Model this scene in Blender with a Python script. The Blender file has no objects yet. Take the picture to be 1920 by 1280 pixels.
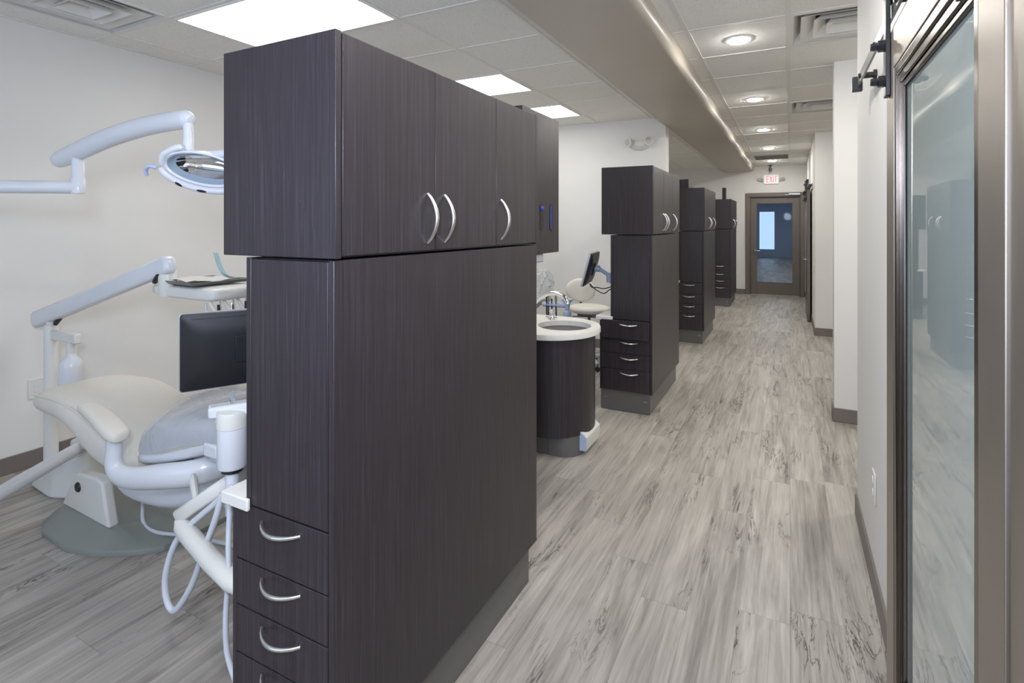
import bpy, bmesh, math, random
from mathutils import Vector, Matrix
random.seed(7)
SC = bpy.context.scene
COL = SC.collection
R = math.radians
PI = math.pi

# ------------------------------------------------------------------ camera
cd = bpy.data.cameras.new('camera')
cd.sensor_width = 36.0
cd.lens = 1005.0 * 36.0 / 1920.0
cd.shift_y = -(640.0 - 420.5) / 1920.0
cd.clip_start = 0.02
cam = bpy.data.objects.new('camera', cd)
cam.location = (0, 0, 1.5)
cam.rotation_euler = (R(90), 0, R(27.4))
COL.objects.link(cam)
SC.camera = cam

# ------------------------------------------------------------------ world, exposure
wd = bpy.data.worlds.new('world')
SC.world = wd
wd.use_nodes = True
wd.node_tree.nodes['Background'].inputs[0].default_value = (0.75, 0.85, 1.0, 1)
wd.node_tree.nodes['Background'].inputs[1].default_value = 0.35
vs = SC.view_settings
vs.view_transform = 'Standard'
vs.look = 'None'
vs.exposure = 0.95
vs.gamma = 1.0
vs.use_curve_mapping = False
PANEL_E = 3.4        # ceiling troffers
DOWN_E = 150.0        # corridor downlights
WINDOW_E = 1.6       # daylight window behind the camera

# the photographer's daylight flash, just above and left of the camera
fl = bpy.data.lights.new('camera_flash', 'AREA')
fl.shape = 'DISK'; fl.size = 0.30; fl.energy = 18.0; fl.color = (0.70, 0.78, 1.0)
flo = bpy.data.objects.new('camera_flash', fl)
flo.location = (-0.10, -0.10, 1.82)
flo.rotation_euler = (R(84), 0, R(27.4))
COL.objects.link(flo)

# ------------------------------------------------------------------ materials
def lin(c):
    c = c / 255.0
    return c / 12.92 if c <= 0.04045 else ((c + 0.055) / 1.055) ** 2.4

def rgb(r, g, b):
    return (lin(r), lin(g), lin(b), 1)

class NT:
    def __init__(s, name):
        s.m = bpy.data.materials.new(name)
        s.m.use_nodes = True
        s.t = s.m.node_tree
        s.b = s.t.nodes['Principled BSDF']
    def n(s, kind, **kw):
        nd = s.t.nodes.new(kind)
        for k, v in kw.items():
            if k == 'i':
                for a, b in v.items():
                    nd.inputs[a].default_value = b
            else:
                setattr(nd, k, v)
        return nd
    def l(s, a, b):
        s.t.links.new(a, b)
    def math(s, op, a, b=None, clamp=False):
        nd = s.n('ShaderNodeMath', operation=op)
        nd.use_clamp = clamp
        for i, v in enumerate((a, b)):
            if v is None: continue
            if isinstance(v, (int, float)): nd.inputs[i].default_value = v
            else: s.l(v, nd.inputs[i])
        return nd.outputs[0]
    def ramp(s, fac, stops):
        nd = s.n('ShaderNodeValToRGB')
        el = nd.color_ramp.elements
        while len(el) < len(stops): el.new(0.5)
        for e, (p, c) in zip(el, stops):
            e.position = p; e.color = c
        s.l(fac, nd.inputs[0])
        return nd.outputs[0]
    def coords(s, scale=(1, 1, 1), kind='Object', loc=(0, 0, 0)):
        tc = s.n('ShaderNodeTexCoord')
        mp = s.n('ShaderNodeMapping')
        mp.inputs['Scale'].default_value = scale
        mp.inputs['Location'].default_value = loc
        s.l(tc.outputs[kind], mp.inputs[0])
        return mp.outputs[0]
    def noise(s, vec, scale=5, detail=2, rough=0.5, dist=0.0):
        nd = s.n('ShaderNodeTexNoise', i={'Scale': scale, 'Detail': detail, 'Roughness': rough, 'Distortion': dist})
        s.l(vec, nd.inputs['Vector'])
        return nd.outputs[0]
    def bump(s, h, strength=0.2, dist=0.01):
        nd = s.n('ShaderNodeBump', i={'Strength': strength, 'Distance': dist})
        s.l(h, nd.inputs['Height'])
        s.l(nd.outputs[0], s.b.inputs['Normal'])

MATS = {}
def mat(name, col=None, rough=0.5, metal=0.0, **kw):
    if name in MATS: return MATS[name].m
    t = NT(name)
    MATS[name] = t
    if col: t.b.inputs['Base Color'].default_value = col
    t.b.inputs['Roughness'].default_value = rough
    t.b.inputs['Metallic'].default_value = metal
    for k, v in kw.items():
        t.b.inputs[k.replace('_', ' ')].default_value = v
    return t.m

def soft(name, col, rough, var=0.06, scale=6.0, metal=0.0, bumps=0.0, bscale=200.0, **kw):
    """a painted or moulded surface with slight unevenness"""
    m = mat(name, col, rough, metal, **kw)
    t = MATS[name]
    v = t.coords()
    f = t.noise(v, scale, 3, 0.6)
    c0 = tuple(x * (1 - var) for x in col[:3]) + (1,)
    c1 = tuple(min(1, x * (1 + var)) for x in col[:3]) + (1,)
    t.l(t.ramp(f, [(0.3, c0), (0.7, c1)]), t.b.inputs['Base Color'])
    if bumps:
        t.bump(t.noise(v, bscale, 2, 0.5), bumps, 0.002)
    return m

def emit(name, col, strength):
    m = mat(name, col, 0.4)
    MATS[name].b.inputs['Emission Color'].default_value = col
    MATS[name].b.inputs['Emission Strength'].default_value = strength
    return m

WALL = soft('wall_paint', rgb(228, 226, 222), 0.75, 0.015, 2.0, bumps=0.08, bscale=350)
BEAMP = soft('beam_paint', rgb(186, 178, 165), 0.42, 0.02, 1.5)
BASE = soft('baseboard_vinyl', rgb(118, 110, 105), 0.45, 0.05, 8)
KICK = soft('grey_kick_laminate', rgb(102, 101, 98), 0.38, 0.04, 4)
METALF = soft('satin_nickel_frame', rgb(172, 163, 152), 0.42, 0.05, 3, metal=0.9)
MOULD = soft('dark_nickel_moulding', rgb(120, 112, 104), 0.28, 0.05, 5, metal=1.0)
DOORP = soft('taupe_door_paint', rgb(112, 103, 95), 0.4, 0.04, 5)
BLACK = soft('black_hardware', rgb(34, 34, 37), 0.38, 0.1, 20)
STEELD = soft('dark_track_steel', rgb(120, 120, 120), 0.35, 0.05, 8, metal=0.7)
NICKEL = soft('brushed_nickel', rgb(226, 224, 220), 0.3, 0.03, 30, metal=1.0)
CHROME = mat('chrome', rgb(235, 235, 235), 0.06, 1.0)
STEEL = soft('sink_steel', rgb(226, 224, 219), 0.32, 0.05, 20, metal=1.0)
SOLID = soft('white_solid_surface', rgb(228, 226, 220), 0.35, 0.02, 60)
PLAST = soft('white_enamel', rgb(220, 223, 228), 0.22, 0.015, 3)
PLAST2 = soft('cream_plastic', rgb(222, 221, 214), 0.35, 0.02, 4)
UPH = soft('cream_upholstery', rgb(222, 217, 206), 0.48, 0.025, 5, bumps=0.1, bscale=420)
GREYG = soft('grey_green_base', rgb(134, 138, 132), 0.42, 0.04, 5)
RUBBER = soft('grey_hose_rubber', rgb(206, 212, 220), 0.4, 0.03, 8)
MONB = soft('monitor_black', rgb(22, 23, 28), 0.42, 0.08, 60, bumps=0.15, bscale=900)
SILV = soft('silver_bezel', rgb(196, 200, 206), 0.3, 0.02, 8, metal=0.4)
ARMB = soft('pale_blue_grey_arm', rgb(184, 198, 226), 0.4, 0.02, 8)
TILE = None

def wood():
    mat('espresso_laminate', None, 0.36)
    t = MATS['espresso_laminate']
    v = t.coords((1, 1, 0.010))
    a = t.noise(v, 420, 2, 0.6)
    b = t.noise(v, 110, 3, 0.6)
    f = t.math('ADD', t.math('MULTIPLY', a, 0.6), t.math('MULTIPLY', b, 0.4))
    t.l(t.ramp(f, [(0.30, rgb(38, 33, 36)), (0.52, rgb(49, 43, 47)), (0.74, rgb(76, 69, 77))]), t.b.inputs['Base Color'])
    t.l(t.ramp(a, [(0.3, (.42, .42, .42, 1)), (0.7, (.30, .30, .30, 1))]), t.b.inputs['Roughness'])
    t.bump(a, 0.06, 0.002)
    return t.m
WOOD = wood()

def tile():
    mat('ceiling_tile', None, 0.85)
    t = MATS['ceiling_tile']
    v = t.coords()
    a = t.noise(v, 90, 3, 0.7)
    t.l(t.ramp(a, [(0.30, rgb(214, 212, 204)), (0.42, rgb(240, 238, 232)), (0.7, rgb(244, 242, 237))]), t.b.inputs['Base Color'])
    t.bump(a, 0.25, 0.003)
    return t.m
TILE = tile()
TEE = soft('ceiling_grid_white', rgb(232, 230, 225), 0.5, 0.02, 4)

def floor_mat():
    mat('grey_vinyl_plank', None, 0.34)
    t = MATS['grey_vinyl_plank']
    tc = t.n('ShaderNodeTexCoord')
    sp = t.n('ShaderNodeSeparateXYZ')
    t.l(tc.outputs['Object'], sp.inputs[0])
    W, L = 0.178, 1.22
    xs = t.math('DIVIDE', sp.outputs[0], W)
    ix = t.math('FLOOR', xs)
    fx = t.math('FRACT', xs)
    wn = t.n('ShaderNodeTexWhiteNoise', noise_dimensions='1D')
    t.l(ix, wn.inputs['W'])
    ys = t.math('ADD', t.math('DIVIDE', sp.outputs[1], L), t.math('MULTIPLY', wn.outputs[0], 7.0))
    iy = t.math('FLOOR', ys)
    fy = t.math('FRACT', ys)
    cid = t.n('ShaderNodeCombineXYZ')
    t.l(ix, cid.inputs[0]); t.l(iy, cid.inputs[1])
    wn2 = t.n('ShaderNodeTexWhiteNoise', noise_dimensions='2D')
    t.l(cid.outputs[0], wn2.inputs['Vector'])
    # shift grain per plank
    off = t.n('ShaderNodeVectorMath', operation='MULTIPLY')
    t.l(wn2.outputs['Color'], off.inputs[0]); off.inputs[1].default_value = (9, 9, 9)
    add = t.n('ShaderNodeVectorMath', operation='ADD')
    t.l(tc.outputs['Object'], add.inputs[0]); t.l(off.outputs[0], add.inputs[1])
    def mp(s):
        m = t.n('ShaderNodeMapping'); m.inputs['Scale'].default_value = s
        t.l(add.outputs[0], m.inputs[0]); return m.outputs[0]
    broad = t.noise(mp((9, 0.9, 1)), 1.0, 4, 0.6, 1.2)
    fine = t.noise(mp((70, 2.0, 1)), 1.0, 4, 0.65, 0.6)
    med = t.noise(mp((24, 1.3, 1)), 1.0, 3, 0.6, 1.5)
    rid = t.noise(mp((13, 1.5, 1)), 1.0, 5, 0.62, 2.2)
    ridge = t.math('ABSOLUTE', t.math('SUBTRACT', rid, 0.5))
    crack = t.math('SUBTRACT', 1.0, t.math('MULTIPLY', ridge, 34.0), True)
    gate = t.math('MULTIPLY', t.math('SUBTRACT', t.noise(mp((5, 1.3, 1)), 1.0, 2, 0.5, 0.3), 0.53), 7.0, True)
    gate = t.math('MINIMUM', gate, 1.0)
    crack = t.math('MULTIPLY', crack, gate)
    vo = t.n('ShaderNodeTexVoronoi', feature='F1')
    vo.inputs['Scale'].default_value = 1.0
    t.l(mp((5.2, 1.7, 1)), vo.inputs['Vector'])
    knot = t.math('SUBTRACT', 1.0, t.math('MULTIPLY', vo.outputs['Distance'], 9.0), True)
    f = t.math('ADD', t.math('MULTIPLY', broad, 0.45), t.math('MULTIPLY', fine, 0.3))
    f = t.math('ADD', f, t.math('MULTIPLY', med, 0.25))
    f = t.math('ADD', f, t.math('MULTIPLY', t.math('SUBTRACT', wn2.outputs['Value'], 0.5), 0.06))
    f = t.math('SUBTRACT', f, t.math('MULTIPLY', crack, 0.34))
    f = t.math('SUBTRACT', f, t.math('MULTIPLY', knot, 0.12))
    col = t.ramp(f, [(0.18, rgb(66, 62, 58)), (0.36, rgb(126, 120, 113)), (0.50, rgb(163, 157, 149)), (0.64, rgb(190, 184, 175))])
    # seams
    gx = t.math('LESS_THAN', fx, 0.012)
    gy = t.math('LESS_THAN', fy, 0.0022)
    g = t.math('MAXIMUM', gx, gy)
    mx = t.n('ShaderNodeMix', data_type='RGBA')
    t.l(t.math('MULTIPLY', g, 0.35), mx.inputs['Factor'])
    t.l(col, mx.inputs[6]); mx.inputs[7].default_value = rgb(90, 86, 82)
    t.l(mx.outputs[2], t.b.inputs['Base Color'])
    t.l(t.ramp(f, [(0.3, (.5, .5, .5, 1)), (0.6, (.36, .36, .36, 1))]), t.b.inputs['Roughness'])
    t.bump(f, 0.08, 0.004)
    return t.m
FLOORM = floor_mat()

def glass(name, col, rough=0.02, trans=0.0, ior=1.5, alpha=1.0):
    m = mat(name, col, rough)
    b = MATS[name].b
    b.inputs['Transmission Weight'].default_value = trans
    b.inputs['IOR'].default_value = ior
    b.inputs['Alpha'].default_value = alpha
    return m
PANEG = glass('frosted_green_glass', rgb(182, 196, 193), 0.0, 0.0, 1.55)
MATS['frosted_green_glass'].b.inputs['Coat Weight'].default_value = 0.7
MATS['frosted_green_glass'].b.inputs['Coat Roughness'].default_value = 0.0
CLEARG = glass('blue_tinted_glass', rgb(206, 216, 228), 0.0, 1.0, 1.1)
SHEET = glass('clear_plastic_sheet', rgb(196, 204, 216), 0.14, 0.0, 1.45, 0.55)
CLEARP = glass('clear_plastic', rgb(225, 230, 240), 0.08, 0.8, 1.4)
BAGP = glass('thin_plastic_bag', rgb(245, 247, 248), 0.12, 0.0, 1.45, 0.35)
for nm in ('clear_plastic_sheet', 'thin_plastic_bag'):
    t = MATS[nm]
    t.bump(t.noise(t.coords((1, 1, 1)), 6, 2, 0.5, 1.5), 0.35, 0.02)
PANELM = emit('lit_diffuser', (1.0, 0.99, 0.97, 1), PANEL_E)
DOWNM = emit('lit_downlight', (1.0, 0.975, 0.93, 1), DOWN_E)
DAYM = emit('daylit_pane', (0.52, 0.70, 1.0, 1), WINDOW_E)
REFLM = emit('reflected_window_glow', (0.60, 0.78, 1.0, 1), 0.62)  # glow imitating a window reflected in the exit door glass
REDL = emit('red_exit_letters', rgb(215, 40, 56), 0.3)
EXITW = emit('lit_exit_face', rgb(238, 240, 240), 0.12)

# ------------------------------------------------------------------ mesh builder
class MB:
    def __init__(s):
        s.v = []; s.f = []; s.mi = []; s.cur = 0
    def mat(s, i): s.cur = i; return s
    def face(s, idx): s.f.append(idx); s.mi.append(s.cur)
    def box(s, x0, x1, y0, y1, z0, z1):
        if x0 > x1: x0, x1 = x1, x0
        if y0 > y1: y0, y1 = y1, y0
        if z0 > z1: z0, z1 = z1, z0
        k = len(s.v)
        s.v += [(x0, y0, z0), (x1, y0, z0), (x1, y1, z0), (x0, y1, z0), (x0, y0, z1), (x1, y0, z1), (x1, y1, z1), (x0, y1, z1)]
        for q in ((0, 3, 2, 1), (4, 5, 6, 7), (0, 1, 5, 4), (1, 2, 6, 5), (2, 3, 7, 6), (3, 0, 4, 7)):
            s.face([k + i for i in q])
        return s
    def loft(s, rings, cap=True, closed=True):
        k = len(s.v); n = len(rings[0])
        for r in rings: s.v += [tuple(p) for p in r]
        for a in range(len(rings) - 1):
            for b in range(n if closed else n - 1):
                c = (b + 1) % n
                s.face([k + a * n + b, k + a * n + c, k + (a + 1) * n + c, k + (a + 1) * n + b])
        if cap:
            s.face([k + i for i in range(n - 1, -1, -1)])
            s.face([k + (len(rings) - 1) * n + i for i in range(n)])
        return s
    def prism(s, poly, axis, a, b):
        """poly: 2D points in the two other axes (in order), extruded along axis"""
        def P(p, t):
            if axis == 0: return (t, p[0], p[1])
            if axis == 1: return (p[0], t, p[1])
            return (p[0], p[1], t)
        return s.loft([[P(p, a) for p in poly], [P(p, b) for p in poly]])
    def tube(s, pts, r, n=10, smooth=0, cap=True, flat=None):
        pts = [Vector(p) for p in pts]
        rr = list(r) if isinstance(r, (list, tuple)) else [r] * len(pts)
        if smooth:
            np_, nr = [], []
            for i in range(len(pts) - 1):
                p0 = pts[max(i - 1, 0)]; p1 = pts[i]; p2 = pts[i + 1]; p3 = pts[min(i + 2, len(pts) - 1)]
                for j in range(smooth):
                    u = j / smooth
                    np_.append(0.5 * ((2 * p1) + (p2 - p0) * u + (2 * p0 - 5 * p1 + 4 * p2 - p3) * u * u + (3 * p1 - p0 - 3 * p2 + p3) * u ** 3))
                    nr.append(rr[i] + (rr[i + 1] - rr[i]) * u)
            np_.append(pts[-1]); nr.append(rr[-1])
            pts, rr = np_, nr
        rings = []
        up = None
        for i, p in enumerate(pts):
            d = (pts[min(i + 1, len(pts) - 1)] - pts[max(i - 1, 0)]).normalized()
            if up is None:
                up = Vector((0, 0, 1)) if abs(d.z) < 0.95 else Vector((1, 0, 0))
            a = d.cross(up)
            if a.length < 1e-5: a = d.orthogonal()
            a.normalize(); b = a.cross(d).normalized(); up = b
            fa, fb = flat if flat else (1, 1)
            rings.append([p + a * (rr[i] * fa * math.cos(2 * PI * k / n)) + b * (rr[i] * fb * math.sin(2 * PI * k / n)) for k in range(n)])
        return s.loft(rings, cap)
    def lathe(s, prof, c=(0, 0, 0), n=24, axis=2, ang=2 * PI):
        rings = []
        for k in range(n):
            a = ang * k / n
            rg = []
            for (r, h) in prof:
                u, w = r * math.cos(a), r * math.sin(a)
                p = (u, w, h) if axis == 2 else ((u, h, w) if axis == 1 else (h, u, w))
                rg.append((c[0] + p[0], c[1] + p[1], c[2] + p[2]))
            rings.append(rg)
        rings.append(rings[0])
        s.loft(rings, False, False)
        return s
    def disc(s, c, r, axis=2, n=24, t=0.004):
        return s.lathe([(0.0001, t), (r, t), (r, 0), (0.0001, 0)], c, n, axis)
    def grid(s, fn, nu, nv):
        k = len(s.v)
        for a in range(nu + 1):
            for b in range(nv + 1): s.v.append(tuple(fn(a / nu, b / nv)))
        for a in range(nu):
            for b in range(nv):
                i = k + a * (nv + 1) + b
                s.face([i, i + nv + 1, i + nv + 2, i + 1])
        return s
    def xf(s, M):
        s.v = [tuple(M @ Vector(p)) for p in s.v]; return s
    def build(s, name, mats, parent=None, bevel=0.0, seg=2, subsurf=0, angle=40, local=False, merge=True):
        me = bpy.data.meshes.new(name)
        v = s.v
        if parent is not None and not local:
            o = world_of(parent)
            v = [(p[0] - o[0], p[1] - o[1], p[2] - o[2]) for p in v]
        me.from_pydata(v, [], s.f)
        if not isinstance(mats, (list, tuple)): mats = [mats]
        for m in mats: me.materials.append(m)
        me.polygons.foreach_set('material_index', s.mi)
        bm = bmesh.new(); bm.from_mesh(me)
        if merge: bmesh.ops.remove_doubles(bm, verts=bm.verts, dist=1e-5)
        bmesh.ops.recalc_face_normals(bm, faces=bm.faces)
        bm.to_mesh(me); bm.free()
        me.shade_smooth()
        me.set_sharp_from_angle(angle=R(angle))
        ob = bpy.data.objects.new(name, me)
        COL.objects.link(ob)
        if parent is not None: ob.parent = parent
        if bevel:
            b = ob.modifiers.new('bevel', 'BEVEL'); b.width = bevel; b.segments = seg; b.limit_method = 'ANGLE'; b.angle_limit = R(35); b.harden_normals = False
        if subsurf:
            u = ob.modifiers.new('sub', 'SUBSURF'); u.levels = subsurf; u.render_levels = subsurf
        return ob

def world_of(o):
    p = Vector((0, 0, 0))
    while o is not None:
        p = p + o.location; o = o.parent
    return p

def tag(o, label, cat, group=None):
    o['label'] = label; o['category'] = cat
    if group: o['group'] = group
    return o

def thing(name, label, cat, loc=(0, 0, 0), rot=(0, 0, 0), group=None):
    o = bpy.data.objects.new(name, None)
    o.empty_display_size = 0.1
    COL.objects.link(o)
    o.location = loc; o.rotation_euler = rot
    return tag(o, label, cat, group)

def struct(o):
    o['kind'] = 'structure'; return o

def copy_tree(o, parent=None):
    c = o.copy(); COL.objects.link(c)
    if parent is not None: c.parent = parent
    for ch in list(o.children): copy_tree(ch, c)
    return c

# ================================================================== the setting
CZ = 2.74            # ceiling height
XL, XR = -4.17, 2.4  # left wall, far right side of the alcoves
YB, YE = -2.6, 12.6  # wall behind the camera, wall with the exit door
WR = 0.31            # right corridor wall plane

struct(MB().box(XL - .2, XR + .2, YB - .2, 27.2, -0.1, 0).build('floor', FLOORM))

# --- ceiling: tiles with openings for the air diffusers, white T-bar grid
def cells(m, x0, x1, y0, y1, holes, z0, z1):
    xs = sorted({x0, x1} | {h[i] for h in holes for i in (0, 1) if x0 < h[i] < x1})
    ys = sorted({y0, y1} | {h[i] for h in holes for i in (2, 3) if y0 < h[i] < y1})
    for a in range(len(xs) - 1):
        for b in range(len(ys) - 1):
            cx, cy = (xs[a] + xs[a + 1]) / 2, (ys[b] + ys[b + 1]) / 2
            if any(h[0] < cx < h[1] and h[2] < cy < h[3] for h in holes): continue
            m.box(xs[a], xs[a + 1], ys[b], ys[b + 1], z0, z1)
VENTS = [(-3.90, -3.29, 1.273, 1.903), (0.0, 0.61, 3.575, 4.205), (0.0, 0.61, 6.135, 6.765)]
m = MB()
cells(m, XL - .1, XR + .1, YB - .1, YE + .1, VENTS, CZ, CZ + .02)
m.box(XL - .2, XR + .2, YB - .2, YE + .2, CZ + .26, CZ + .3)
m.mat(1)
tb = 0.012
for x in (-3.90, -3.30, -2.08, -1.44):
    m.box(x - tb, x + tb, YB, YE, CZ - .0042, CZ + .001)
for k in range(-7, 17):
    y = 1.913 + .64 * k
    if YB < y < YE: m.box(XL, -1.44, y - tb, y + tb, CZ - .004, CZ + .001)
m.box(XL, XL + .022, YB, YE, CZ - .0042, CZ + .001)
for x in (-.59, -.01, .60, 1.21, 1.82):
    m.box(x - tb - .003, x + tb + .003, YB, YE, CZ - .0042, CZ + .001)
for k in range(-9, 15):
    y = 3.57 + .64 * k
    if YB < y < YE: m.box(-.68, XR, y - tb * .8, y + tb * .8, CZ - .004, CZ + .001)
struct(m.build('ceiling', [TILE, TEE]))

# --- long soffit beam with a rounded lower right edge
bx0, bx1, bz = -1.275, -0.685, 2.635
poly = [(bx0, CZ + .01), (bx0, bz)]
rr = 0.055
for k in range(9):
    a = -PI / 2 + (PI / 2) * k / 8
    poly.append((bx1 - rr + rr * math.cos(a), bz + rr + rr * math.sin(a)))
poly.append((bx1, CZ + .01))
struct(MB().prism(poly, 1, YB, YE).build('trim_1', BEAMP, angle=50))

# --- walls
struct(MB().box(XL - .15, XL, YB - .15, YE + .15, 0, CZ + .1).build('wall_left', WALL))
m = MB()
wx0, wx1, wz0, wz1 = -3.6, -0.9, 0.85, 2.35
m.box(XL, wx0, YB - .15, YB, 0, CZ + .1).box(wx1, XR, YB - .15, YB, 0, CZ + .1)
m.box(wx0, wx1, YB - .15, YB, 0, wz0).box(wx0, wx1, YB - .15, YB, wz1, CZ + .1)
struct(m.build('wall_back', WALL))
w = struct(MB().box(wx0, wx1, YB - .12, YB - .11, wz0, wz1).build('window_1', DAYM))
m = MB()
for x in (wx0, (wx0 + wx1) / 2 - .02, wx1 - .04): m.box(x, x + .04, YB - .10, YB - .02, wz0, wz1)
m.box(wx0, wx1, YB - .10, YB - .02, wz0, wz0 + .04).box(wx0, wx1, YB - .10, YB - .02, wz1 - .04, wz1)
m.build('window_frame', TEE, w)
DX0, DX1, DZ = -0.768, 0.194, 2.085      # opening of the exit door
m = MB()
m.box(XL, DX0, YE, YE + .15, 0, CZ + .1).box(DX1, XR, YE, YE + .15, 0, CZ + .1).box(DX0, DX1, YE, YE + .15, DZ, CZ + .1)
struct(m.build('wall_end', WALL))
struct(MB().box(XL, -1.269, 6.29, 6.47, 0, CZ).build('wall_divider', WALL))
struct(MB().box(WR, WR + .14, YB, 3.28, 0, CZ).box(WR + .14, XR, 3.14, 3.28, 0, CZ).build('wall_right', WALL))
struct(MB().box(.300, XR, 4.76, 4.90, 0, CZ).build('wall_stub', WALL))
struct(MB().box(.304, XR, 8.32, YE, 0, CZ).build('wall_far_right', WALL))
struct(MB().box(XR, XR + .15, YB, YE, 0, CZ + .1).build('wall_alcove', WALL))

# --- rubber baseboards
bh, bt = 0.105, 0.011
def bb(name, *boxes):
    m = MB()
    for b in boxes: m.box(*b)
    return struct(m.build(name, BASE, bevel=.004))
bb('baseboard_left', (XL, XL + bt, YB, 6.29, 0, bh), (XL, XL + bt, 6.47, YE, 0, bh))
bb('baseboard_right', (WR - bt, WR, YB, 3.28 + bt, 0, bh), (WR, XR, 3.28, 3.28 + bt, 0, bh))
bb('baseboard_stub', (.300 - bt, XR, 4.76 - bt, 4.76, 0, bh), (.300 - bt, .300, 4.76, 4.90, 0, bh))
bb('baseboard_far_right', (.304 - bt, .304, 8.32 - bt, YE, 0, bh), (.304, XR, 8.32 - bt, 8.32, 0, bh))
bb('baseboard_end', (XL, -.845, YE - bt, YE, 0, bh), (.27, .304, YE - bt, YE, 0, bh))
bb('baseboard_divider', (XL, -1.269, 6.29 - bt, 6.29, 0, bh), (-1.269, -1.269 + bt, 6.29, 6.47, 0, bh))

# --- exit door: frame, leaf with a full glass lite, lever, closer
d1 = struct(thing('door_1', 'taupe door with a tall glass lite at the end of the corridor', 'door', (-.29, YE, 0)))
m = MB()
fw = .082
for a, b in ((DX0 - fw, DX0), (DX1, DX1 + fw)):
    m.box(a, b, YE - .03, YE - .0005, 0, DZ + fw)
m.box(DX0, DX1, YE - .03, YE - .0005, DZ, DZ + fw)
m.box(DX0, DX0 + .018, YE, YE + .15, 0, DZ).box(DX1 - .018, DX1, YE, YE + .15, 0, DZ).box(DX0, DX1, YE, YE + .15, DZ - .018, DZ)
m.build('door_frame', DOORP, d1, bevel=.006)
lx0, lx1, ly0, ly1 = DX0 + .02, DX1 - .02, YE + .03, YE + .075
gx0, gx1, gz0, gz1 = -.638, .058, .262, 1.958
m = MB()
m.box(lx0, gx0, ly0, ly1, .012, DZ - .022).box(gx1, lx1, ly0, ly1, .012, DZ - .022)
m.box(gx0, gx1, ly0, ly1, .012, gz0).box(gx0, gx1, ly0, ly1, gz1, DZ - .022)
lf = m.build('door_leaf', DOORP, d1, bevel=.002)
MB().box(gx0, gx1, ly0 + .018, ly0 + .024, gz0, gz1).build('glass_pane', CLEARG, lf)
m = MB()
for a, b, c, d in ((gx0, gx0 + .012, gz0, gz1), (gx1 - .012, gx1, gz0, gz1), (gx0, gx1, gz0, gz0 + .012), (gx0, gx1, gz1 - .012, gz1)):
    m.box(a, b, ly0 - .004, ly0 + .017, c, d)
m.build('glazing_bead', DOORP, lf)
m = MB().lathe([(.0001, 0), (.03, 0), (.03, .012), (.0001, .014)], (lx0 + .07, ly0 - .014, .945), 20, 1)
m.tube([(lx0 + .07, ly0 - .005, .945), (lx0 + .07, ly0 - .055, .945), (lx0 + .09, ly0 - .06, .943), (lx0 + .19, ly0 - .058, .938)], .011, 10, 4)
m.build('lever_handle', CHROME, lf)
m = MB().box(-.02, .19, YE - .075, YE - .031, 2.11, 2.15)
m.tube([(.17, YE - .05, 2.125), (-.09, YE - .09, 2.115)], .008, 8)
m.build('door_closer', SILV, d1, bevel=.004)

# --- made-up deep room standing in for the window reflection in the exit door glass
NIGHT = soft('reflection_room_paint', rgb(190, 206, 224), 0.7, 0.02, 2)
m = MB()
y1 = 27.0
m.box(-2.2, -2.1, YE + .15, y1, 0, 2.7).box(1.6, 1.7, YE + .15, y1, 0, 2.7)
bx = (-1.235, -.62, .37, 2.07)
m.box(-2.2, bx[0], y1, y1 + .12, 0, 2.7).box(bx[1], 1.7, y1, y1 + .12, 0, 2.7).box(bx[0], bx[1], y1, y1 + .12, 0, bx[2]).box(bx[0], bx[1], y1, y1 + .12, bx[3], 2.7)
m.box(-2.2, 1.7, YE + .15, y1 + .12, 2.7, 2.8)
struct(m.build('wall_reflection_room', NIGHT))
struct(MB().box(bx[0], bx[1], y1 + .05, y1 + .06, bx[2], bx[3]).build('window_reflection', REFLM))  # glowing pane in place of the window mirrored in the door glass

# ================================================================== ceiling fixtures
def troffer(x0, x1, y0, y1, label):
    CZ = 2.70 if y0 > 13 else 2.74
    t = thing('ceiling_light', label, 'ceiling light', ((x0 + x1) / 2, (y0 + y1) / 2, CZ), group='ceiling troffers')
    b = .014
    z0, z1 = CZ - .012, CZ - .0002
    m = MB()
    m.box(x0, x1, y0, y0 + b, z0, z1).box(x0, x1, y1 - b, y1, z0, z1).box(x0, x0 + b, y0 + b, y1 - b, z0, z1).box(x1 - b, x1, y0 + b, y1 - b, z0, z1)
    ym = (y0 + y1) / 2
    m.box(x0 + b, x1 - b, ym - .004, ym + .004, z0 - .001, z1)
    m.build('frame', TEE, t)
    for a, c in ((y0 + b, ym - .004), (ym + .004, y1 - b)):
        mm = MB()
        mm.grid(lambda u, v, a=a, c=c: (x0 + b + (x1 - x0 - 2 * b) * u, a + (c - a) * v, CZ - .004 - .034 * math.sin(PI * v) * min(1, math.sin(PI * u) * 4)), 16, 8)
        mm.build('diffuser', PANELM, t)
    return t
troffer(-3.288, -2.092, 1.925, 2.541, 'large lit ceiling panel above the nearest cabinet, first in the row')
troffer(-3.288, -2.092, 3.845, 4.461, 'lit ceiling panel showing behind the nearest cabinet top, second in the row')
troffer(-3.288, -2.092, 5.125, 5.741, 'lit ceiling panel nearest the wall with the emergency light, third in the row')
troffer(-3.288, -2.092, 7.685, 8.301, 'far lit ceiling panel seen beyond the wall edge by the beam')
troffer(-3.288, -2.092, 9.605, 10.221, 'lit ceiling panel deepest in the far treatment bay')
for y, w in ((14.2, 'first'), (17.4, 'second'), (20.6, 'third'), (23.8, 'fourth')):  # unseen panels, added only to light the made-up room
    troffer(-.9, .32, y, y + .61, '%s unseen ceiling panel added to brighten the made-up room behind the exit door' % w)
ords = ['nearest', 'second', 'third', 'fourth', 'farthest']
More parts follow.
